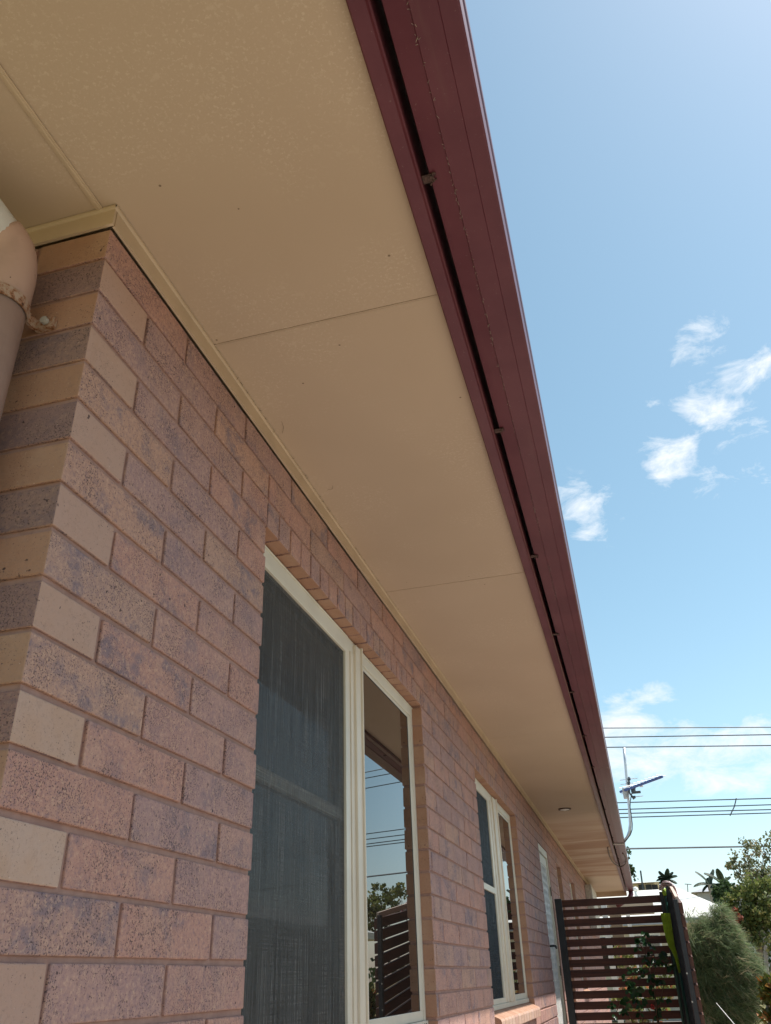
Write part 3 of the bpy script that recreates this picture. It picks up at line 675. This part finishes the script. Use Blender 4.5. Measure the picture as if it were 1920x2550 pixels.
# ------------------------------------------------------------------ vegetation
def leafy(mb, c, n, size, rad, up_=.2, aspect=.45, tone=None, fold=False):
    for _ in range(n):
        while True:
            v = Vector((rnd(-1,1), rnd(-1,1), rnd(-1,1)))
            if v.length < 1: break
        v = v*(.55+.45*rnd())
        p = c + Vector((v.x*rad[0], v.y*rad[1], v.z*rad[2])); s = size*rnd(.6,1.3)
        d = Vector((rnd(-1,1), rnd(-1,1), rnd(-1,1)+up_)).normalized(); e = d.cross(Vector((rnd(-1,1), rnd(-1,1), rnd(-1,1)))).normalized()*s*aspect
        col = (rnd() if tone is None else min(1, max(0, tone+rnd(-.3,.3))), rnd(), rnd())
        if fold:
            i = len(mb.v); nn = d.cross(e).normalized()*s*.12
            mb.v += [tuple(p), tuple(p+d*s*.5+e), tuple(p+d*s), tuple(p+d*s*.5-e), tuple(p+d*s*.5-nn)]
            mb.face((i,i+1,i+2,i+4), col); mb.face((i,i+4,i+2,i+3), col)
        else: mb.quad(p, p+d*s*.5+e, p+d*s, p+d*s*.5-e, col)
def tree(name, base, blobs, leaf, mat, bark, label, cat, group=None, density=160, trunk_r=.1, aspect=.4, limbs=True, clump=.30):
    rt_ = empty(name, base, label, cat, group); tk = MB(); cr = MB()
    cx = sum((Vector(b[0]) for b in blobs), Vector())/len(blobs)
    fork = Vector((base.x*.6+cx.x*.4, base.y*.6+cx.y*.4, base.z+(min(b[0].z-b[1]*.5 for b in blobs)-base.z)*.8))
    tk.tube(smooth_path([base, base.lerp(fork,.5)+Vector((rnd(-.08,.08),0,0)), fork], 4), [trunk_r*(1-.5*i/8) for i in range(9)], 8)
    for (c, r, dn) in blobs:
        c = Vector(c)
        if limbs:
            m1 = fork.lerp(c, .5)+Vector((rnd(-.1,.1), rnd(-.1,.1), rnd(-.05,.15)))*r
            pth = smooth_path([fork, m1, c], 3); tk.tube(pth, [trunk_r*.45*(1-.8*i/(len(pth)-1)) for i in range(len(pth))], 5)
        for k in range(int(13*dn)):
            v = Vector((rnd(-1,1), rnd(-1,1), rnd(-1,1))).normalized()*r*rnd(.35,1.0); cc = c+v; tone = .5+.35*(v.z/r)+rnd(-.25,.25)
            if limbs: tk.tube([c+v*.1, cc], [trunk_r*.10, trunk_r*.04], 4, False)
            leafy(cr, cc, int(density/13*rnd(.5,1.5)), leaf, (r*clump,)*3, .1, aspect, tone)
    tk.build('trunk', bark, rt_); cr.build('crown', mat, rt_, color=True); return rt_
gl = leaf_material('leaf_olive', (.045,.062,.018), (.17,.20,.055), (.28,.25,.09))
gy = leaf_material('leaf_grey_green', (.06,.075,.035), (.22,.23,.10), (.34,.26,.16))
gd = leaf_material('leaf_dark', (.012,.028,.010), (.06,.10,.03))
gf = leaf_material('needle_green', (.055,.09,.04), (.25,.31,.15), (.36,.30,.19), .45)
gp = leaf_material('palm_frond', (.02,.035,.025), (.06,.085,.05), None, .15)
gr = leaf_material('rose_leaf', (.008,.03,.010), (.03,.08,.026), None, .25, .3)
gc = leaf_material('croton_leaf', (.06,.09,.015), (.20,.19,.04), (.34,.12,.03), .3, .35)
gm = leaf_material('red_leaf', (.10,.02,.012), (.28,.07,.03), None, .3)
def P(x, y, Y): return at(x, y, Y)
def gnd(x, Y): v = at(x, 2400, Y); return Vector((v.x, Y, GZ))
random.seed(21)
tree('tree', gnd(1900,23), [(P(1862,2150,23),.62,.8),(P(1900,2125,23),.60,.8),(P(1905,2185,23.4),.8,1),(P(1875,2195,23),.55,.8),(P(1840,2165,23),.32,.4),(P(1940,2160,23),.9,1),(P(1960,2215,23),.9,1)], .075, gy, MT['barkg'],
     'airy grey-green tree with pale bare twigs, the tallest at the right edge', 'tree', 'trees beyond the screens', density=520, trunk_r=.07, clump=.24)
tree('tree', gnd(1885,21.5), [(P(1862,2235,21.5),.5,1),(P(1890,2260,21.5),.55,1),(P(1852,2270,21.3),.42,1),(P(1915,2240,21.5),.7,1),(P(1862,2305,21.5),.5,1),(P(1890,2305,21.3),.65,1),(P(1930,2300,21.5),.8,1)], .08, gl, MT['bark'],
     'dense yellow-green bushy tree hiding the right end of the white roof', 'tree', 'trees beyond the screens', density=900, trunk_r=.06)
tree('tree', gnd(1800,28), [(P(1800,2228,28),.35,1),(P(1822,2216,28),.45,1),(P(1850,2215,28),.6,1),(P(1784,2224,28),.2,.7)], .12, gd, MT['bark'],
     'low dark green tree under the two palm heads behind the white roof', 'tree', 'trees beyond the screens', density=330, trunk_r=.12)
tree('shrub', gnd(1900,26), [(P(1880,2345,26),.9,1),(P(1930,2350,26),1.0,1),(P(1850,2365,26),.7,1),(P(1900,2395,26),.8,1)], .12, gd, MT['bark'],
     'deep dark shrub in the shade under the dense yellow-green tree', 'shrub', density=260, trunk_r=.06)
tree('shrub', gnd(1828,20), [(P(1826,2277,20),.13,.8),(P(1833,2284,20),.12,.8)], .07, gm, MT['bark'], 'small reddish-leaved shrub at the right end of the white roof', 'shrub', density=140, trunk_r=.03)
tree('tree', gnd(1565,34), [(P(1571,2163,34),.12,.5),(P(1566,2120,34),.12,.3),(P(1572,2170,34),.14,.5),(P(1545,2150,34),.8,1)], .13, gd, MT['bark'], 'tree mostly hidden behind the far end of the gutter, a few sprigs showing', 'tree', 'trees beyond the screens', density=120, trunk_r=.1)
# feathery casuarina-like shrub: fine hanging needles
random.seed(5)
def feathery(base, blobs, label):
    rt_ = empty('feathery_shrub', base, label, 'shrub'); cr = MB(); tk = MB()
    for (c, r, n) in blobs:
        tk.tube(smooth_path([base, base.lerp(c,.6), c], 4), [.022*(1-.09*i) for i in range(9)], 5)
        for _ in range(n):
            v = Vector((rnd(-1,1), rnd(-1,1), rnd(-1,1))).normalized()*rnd(.1,1)**.6; p = c+Vector((v.x*r[0], v.y*r[1], v.z*r[2]))
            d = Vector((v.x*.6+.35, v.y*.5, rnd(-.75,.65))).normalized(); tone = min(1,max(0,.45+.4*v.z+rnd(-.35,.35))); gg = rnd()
            for _ in range(6):
                dd = (d+Vector((rnd(-.4,.4),rnd(-.4,.4),rnd(-.4,.4)))).normalized(); ln = rnd(.05,.14); w = dd.cross(Vector((rnd(-1,1),rnd(-1,1),rnd(-1,1)))).normalized()*.0022
                s = p+Vector((rnd(-.03,.03),rnd(-.03,.03),rnd(-.03,.03))); e = s+dd*ln+Vector((0,0,-.25*ln)); cr.quad(s-w, s+w, e+w*.4, e-w*.4, (min(1,max(0,tone+rnd(-.15,.15))), gg, 0))
    tk.build('trunk', MT['bark'], rt_); cr.build('crown', gf, rt_, color=True)
Q = 10.5
feathery(gnd(1790,Q), [(P(1795,2310,Q),(.13,.2,.22),520),(P(1765,2330,Q),(.20,.25,.18),420),(P(1745,2370,Q),(.26,.3,.30),1100),(P(1800,2370,Q),(.28,.3,.30),1300),(P(1830,2430,Q),(.26,.3,.26),1200),
    (P(1775,2450,Q),(.30,.3,.30),1400),(P(1835,2490,Q),(.24,.3,.26),1000),(P(1790,2530,Q),(.30,.3,.30),1300),(P(1735,2440,Q),(.2,.25,.35),700),(P(1735,2298,Q),(.20,.2,.14),130),(P(1790,2272,Q),(.08,.1,.09),110),(P(1815,2330,Q),(.12,.2,.14),220),(P(1880,2430,Q),(.10,.2,.22),120),(P(1860,2400,Q),(.12,.2,.2),200)],
    'soft feathery green shrub just right of the slat screens')
# croton at the right edge
random.seed(8)
cr_ = empty('croton_shrub', gnd(1915,8), 'orange and green glossy-leaved shrub at the lower right edge', 'shrub'); q = MB(); tk = MB()
for (c, r) in ((P(1918,2452,8),.07),(P(1915,2478,8),.08),(P(1935,2470,8),.12),(P(1922,2538,8),.10),(P(1935,2500,8),.11)):
    leafy(q, c, 110, .085, (r,r,r*.8), .5, .22, None, True); tk.tube([cr_.location, c], [.012,.006], 5)
tk.build('stems', MT['bark'], cr_); q.build('leaves', gc, cr_, color=True)
# rose bush in front of the slat screen
random.seed(14)
YR = 7.45
rb = empty('rose_bush', gnd(1600,YR), 'slender rose bush with dark glossy leaves growing against the slat screen', 'rose'); tk = MB(); lf = MB(); fl = MB()
stems = [[(1650,2640),(1638,2520),(1628,2440),(1640,2380)],[(1640,2640),(1634,2500),(1615,2400),(1608,2330)],[(1645,2640),(1640,2540),(1655,2440),(1662,2400)],[(1620,2640),(1600,2540),(1575,2470),(1560,2440)],[(1600,2640),(1580,2560),(1550,2500),(1535,2520)],[(1628,2440),(1600,2420),(1580,2425)],[(1615,2400),(1600,2360),(1585,2345)]]
def rose_leaf(p, s):
    d = Vector((rnd(-1,1), rnd(-.8,.1), rnd(-.9,.3))).normalized(); e = d.cross(Vector((rnd(-.3,.3),1,rnd(-.5,.5)))).normalized()*s*.34; nn = d.cross(e).normalized()*s*.1; c = (rnd(), rnd(), 0); i = len(lf.v)
    for (t, w) in ((0,0),(.25,.75),(.5,1),(.75,.7),(1,0)):
        o = p+d*s*t+Vector((0,0,-.12*s*t*t)); lf.v += [tuple(o-e*w), tuple(o-nn*(w>0)), tuple(o+e*w)]
    for k in range(4):
        a = i+3*k; lf.face((a, a+1, a+4, a+3), c); lf.face((a+1, a+2, a+5, a+4), c)
for st_ in stems:
    pth = smooth_path([at(x, y, YR+rnd(-.12,.12)) for x, y in st_], 5); tk.tube(pth, [.006*(1-.5*i/len(pth)) for i in range(len(pth))], 5)
    for p in pth[2:]:
        if rnd() < .55:
            o = p+Vector((rnd(-.05,.05), rnd(-.06,.0), rnd(-.04,.04)))
            for _ in range(3): rose_leaf(o, rnd(.03,.055))
for (x, y, s) in ((1608,2322,.07),(1600,2333,.08),(1592,2345,.09),(1580,2450,.095),(1585,2465,.11),(1553,2490,.09),(1600,2490,.08),(1562,2425,.06),(1640,2375,.09),(1650,2395,.08),(1632,2385,.08),(1550,2440,.07)):
    for _ in range(2): rose_leaf(at(x+rnd(-4,4), y+rnd(-4,4), YR-.12), s*.75)
tk.build('stems', MT['stem'], rb, smooth=True); lf.build('leaves', gr, rb, color=True, smooth=True)
for (x, y) in ((1626,2509),):
    fl = MB(); leafy(fl, at(x, y, YR+.55), 16, .022, (.025,.03,.02), .3, .5); fl.build('bloom', MT['red'], rb)
# garden behind the slats
random.seed(30)
tree('flowering_shrub', gnd(1590,12), [(P(1560,2470,12),.25,1),(P(1600,2500,12),.28,1),(P(1640,2480,12),.25,1),(P(1620,2540,12),.3,1),(P(1560,2400,12.5),.25,.8),(P(1640,2420,12.5),.3,.8)], .06, leaf_material('garden_leaf', (.06,.10,.02), (.30,.33,.10), (.42,.16,.08)), MT['bark'],
     'sunlit garden shrub with red flowers behind the slat screen', 'shrub', density=240, trunk_r=.02)
# thin pale cane at lower right
q = MB(); q.tube([at(1784,2498,8.6), at(1828,2550,8.2), at(1880,2612,7.8)], .0035, 6); tag(q.build('garden_cane', MT['white']), 'thin pale cane slanting up in front of the feathery shrub', 'garden cane')
# palms
def frond(mb, o, d0, ln, droop, w):
    pts_ = []; p = o.copy(); d = d0.normalized()
    for k in range(9): pts_.append(p.copy()); p = p+d*ln/8; d = (d+Vector((0,0,-droop/8))).normalized()
    side = d0.cross(Vector((0,0,1))).normalized()
    for k in range(8):
        a, b = pts_[k], pts_[k+1]; dr = (b-a).normalized()
        for t in (0,.33,.66):
            s = a.lerp(b, t); ww = w*math.sin(math.pi*min(1,(k+t+.6)/9))**.6
            for sg in (-1, 1):
                e = s+side*sg*ww*.75+dr*ww*.55+Vector((0,0,-ww*.55)); c = (rnd(), rnd(), 0); tw = dr*.035
                mb.quad(s-tw, s+tw, e+tw*.4, e-tw*.4, c)
    mb.tube(pts_, [.03*(1-.09*k) for k in range(9)], 4, False, (.3,0,0))
def palm(x, y, Y, dirs, ln, label, w=.34):
    hd = at(x, y, Y); e = empty('palm_tree', Vector((hd.x, Y, GZ)), label, 'palm tree', 'palms on the skyline')
    q = MB(); q.tube([(hd.x,Y,GZ),(hd.x+.05,Y,(GZ+hd.z)/2),tuple(hd)], [.16,.13,.10], 8); q.build('trunk', MT['barkg'], e)
    q = MB()
    for (dx, dz, k) in dirs: frond(q, hd, rt*dx+Vector((0,rnd(-.5,.5),dz)), ln*k, 1.1, w)
    q.build('crown', gp, e, color=True)
random.seed(4)
palm(1660,2192,48, [(-.35,1,1),(.15,1.1,1),(.8,.8,1),(-.9,.55,1),(-1,.25,.9),(1,.3,.9),(.5,1,.9),(-.7,.9,.9)], .62, 'small dark palm head on the skyline directly above the mop', .2)
palm(1767,2203,42, [(-.55,1.2,1.1),(.3,1.2,1.1),(-1.1,.5,1.1),(.9,.35,.6),(-.8,-.1,.6),(0,.6,.4)], .72, 'palm with few stiff fronds on the skyline, left of the airy tree', .2)
palm(1801,2203,41, [(-.75,1.1,1.25),(-.15,1.2,1.1),(.5,.9,.7),(-1,.35,.8)], .72, 'palm leaning left beside the airy tree with one long curved frond', .2)

# ------------------------------------------------------------------ neighbouring houses and far things
nb = empty('neighbour_house', at(1600,2400,26), 'low white-roofed house behind the slat screens', 'house')
YN = 25; rz = -.10
nbz = at(1700,2289,YN).z
def hip(x0, x1, y0, y1, z0, z1, ins, parent, mat, name='roof', inx=None):
    q = MB(); xm0, xm1 = x0+(inx or ins), x1-(inx or ins); ym_ = (y0+y1)/2
    q.v = [(x0,y0,z0),(x1,y0,z0),(x1,y1,z0),(x0,y1,z0),(xm0,ym_,z1),(xm1,ym_,z1),(x0,y0,z0-.08),(x1,y0,z0-.08),(x1,y1,z0-.08),(x0,y1,z0-.08)]
    q.f = [(0,1,5,4),(1,2,5),(2,3,4,5),(3,0,4),(6,7,1,0),(7,8,2,1),(8,9,3,2),(9,6,0,3),(9,8,7,6)]; q.c = [(0,0,0)]*9
    o = q.build(name, mat, parent); return o
xr = at(1850,2286,YN).x
rg = at(1690,2212,YN+3)
ro = hip(-9, xr, YN, YN+6, nbz+.02, rg.z, 4, nb, MT['roofw'], inx=xr-rg.x)
q = MB()
for k in range(60):
    pass
q = MB(); q.box((-9,YN-.06,nbz-.10),(xr,YN-.005,nbz+.03)); q.build('gutter', MT['roofg'], ro)
q = MB(); q.box((-8.6,YN+.4,GZ),(xr-.6,YN+5.6,nbz-.08)); nw = q.build('wall', MT['wallc'], nb)
for x in (-3.6,-1.9,-.6,.5):
    q = MB(); q.box((x,YN+.36,-1.35),(x+.75,YN+.405,-.42)); fr = q.build('window', MT['white'], nb); q = MB(); q.box((x+.06,YN+.345,-1.29),(x+.69,YN+.358,-.48)); q.build('pane', MT['glass'], fr)
q = MB(); c = at(1583,2217,YN+2); q.tube([c+Vector((0,0,-.25)), c+Vector((0,0,.0))], .05, 10)
i = len(q.v); q.tube([c+Vector((0,0,z)) for z in (-.02,.02,.06,.09,.10)], [.07,.085,.075,.04,.005], 12); q.build('roof_vent', MT['white'], ro, smooth=True)
fh = empty('distant_house', at(1590,2230,52), 'distant pale house with a shallow white roof above the neighbour roof', 'house')
a = at(1500,2200,52); b = at(1642,2203.5,52); tp = at(1570,2194,52)
q = MB(); q.v = [(a.x-1,50,b.z),(b.x,50,b.z),(b.x,56,b.z),(a.x-1,56,b.z),(at(1545,2194,53).x,53,tp.z),(at(1582,2195,53).x,53,tp.z)]; q.f = [(0,1,5,4),(1,2,5),(2,3,4,5),(3,0,4),(3,2,1,0)]; q.c = [(0,0,0)]*5; q.build('roof', MT['roofw'], fh)
q = MB(); q.box((a.x,50.4,GZ),(b.x-.3,55.6,b.z-.02)); q.build('wall', MT['wallc'], fh)
for x in (1590,1608,1624):
    p_ = at(x, 2208, 50.3); q = MB(); q.box((p_.x,50.33,p_.z-.16),(p_.x+.3,50.38,p_.z+.1)); q.build('window', MT['rubber'], fh)
gh = empty('distant_house', at(1760,2210,46), 'distant grey gabled house just under the palms on the skyline', 'house')
a = at(1722,2222,46); tp = at(1768,2208,48)
q = MB(); q.v = [(a.x,46,a.z),(a.x+5,46,a.z),(a.x+5,50,a.z),(a.x,50,a.z),(tp.x,48,tp.z+.05),(tp.x+3,48,tp.z+.05)]; q.f = [(0,1,5,4),(1,2,5),(2,3,4,5),(3,0,4),(3,2,1,0)]; q.c = [(0,0,0)]*5; q.build('roof', MT['roofg'], gh)
q = MB(); q.box((a.x+.3,46.3,GZ),(a.x+4.7,49.7,a.z-.02)); q.build('wall', MT['roofg'], gh)
q = MB(); c0 = at(1595,2168,45); c1 = at(1601,2212,45); q.tube([c1-Vector((0,0,c1.z-GZ)), c1, c0], .045, 6); tag(q.build('flue_pole', MT['wire']), 'thin dark pole rising in front of the distant pale house', 'pole')
q = MB(); c0 = at(1712,2202,50); c1 = at(1706,2201.5,50); q.tube([at(1714,2240,50), c0], .02, 5); q.tube([at(1705,2201.5,50), at(1722,2202.5,50)], .02, 5); tag(q.build('distant_antenna', MT['wire']), 'tiny television antenna on the skyline right of the mop', 'antenna')
# low tree line on the horizon
random.seed(40); q = MB()
for k in range(170):
    x = rnd(-60,90); Yk = rnd(62,95)
    leafy(q, Vector((x, Yk, rnd(-2.2,-.2))), 34, .5, (2.2,1.5,1.0), .2, .5, rnd(.2,.6))
tag(q.build('tree_line', gd, color=True), 'far-off dark tree line along the horizon', 'tree line', kind='stuff')

# ------------------------------------------------------------------ to the east: what the window panes mirror
def mirr(px_, py_, X):
    d = ray(px_, py_); t = (-.0515-CAM.x)/d.x; p = CAM+d*t; d = Vector((-d.x, d.y, d.z)); return p+d*((X-p.x)/d.x)
eh = empty('east_house', Vector((11,14,GZ)), 'long house with pale fascia seen only mirrored in the near window panes', 'house')
m0 = mirr(890,2318,9.0)
q = MB(); zt_ = m0.z
q.v = [(9,-4,zt_),(9,34,zt_),(17,34,zt_),(17,-4,zt_),(13,0,zt_+1.1),(13,30,zt_+1.1),(9,-4,zt_-.22),(9,34,zt_-.22),(17,34,zt_-.22),(17,-4,zt_-.22)]
q.f = [(0,4,5,1),(1,5,2),(2,5,4,3),(3,4,0),(6,0,1,7),(7,1,2,8),(8,2,3,9),(9,3,0,6),(6,7,8,9)]; q.c = [(0,0,0)]*9; q.build('roof', MT['roofw'], eh)
q = MB(); q.box((9.7,-3.4,GZ),(16.4,33.4,zt_-.23)); q.build('wall', MT['wallb'], eh)
random.seed(50)
mt_ = [mirr(905,2262,12), mirr(950,2252,12), mirr(1000,2240,12), mirr(930,2285,12)]
tree('tree', Vector((12, mt_[1].y, GZ)), [(mt_[0], .9, 1), (mt_[1], .9, 1), (mt_[2], 1.0, 1), (mt_[3], 1.0, 1)], .2, gl, MT['bark'], 'green tree beside the east house mirrored low in the near pane, seen only in reflection', 'tree', 'mirrored trees', density=420, trunk_r=.12)
mb_ = mirr(908,2465,5.2)
tree('shrub', Vector((5.2, mb_.y, GZ)), [(mb_, .22, 1), (mb_-Vector((0,.1,.35)), .3, 1)], .09, gl, MT['bark'], 'bright small shrub mirrored near the bottom of the near pane, seen only in reflection', 'shrub', 'mirrored shrubs', density=220, trunk_r=.02)
for i, (y_, s) in enumerate(((26,2.2),(31,1.8),(37,2.6),(20,1.4))):
    tree('tree', Vector((19+i, y_, GZ)), [(Vector((19+i+rnd(-1,1)*s, y_+rnd(-1,1)*s, .4+rnd(0,1.0)*s*.5)), s*.6, 1) for _ in range(5)], .3, gl, MT['bark'],
         'leafy tree beyond the east house, %s, seen only in reflection' % ('broad crown','compact crown','largest crown','smallest crown')[i], 'tree', 'mirrored trees', density=230, trunk_r=.14)
for i, (x_, y_) in enumerate(((6.2,10.5),(7.0,13.0),(5.6,8.0),(7.4,16.0))):
    tree('shrub', Vector((x_, y_, GZ)), [(Vector((x_+rnd(-.3,.3), y_+rnd(-.5,.5), GZ+.5+rnd(0,.6))), .42, 1) for _ in range(4)], .10, gl if i % 2 else gd, MT['bark'],
         'garden shrub in front of the east house, %s, seen only in reflection' % ('beside the path','second from the path','nearest the viewer','farthest along')[i], 'shrub', 'mirrored shrubs', density=240, trunk_r=.03)
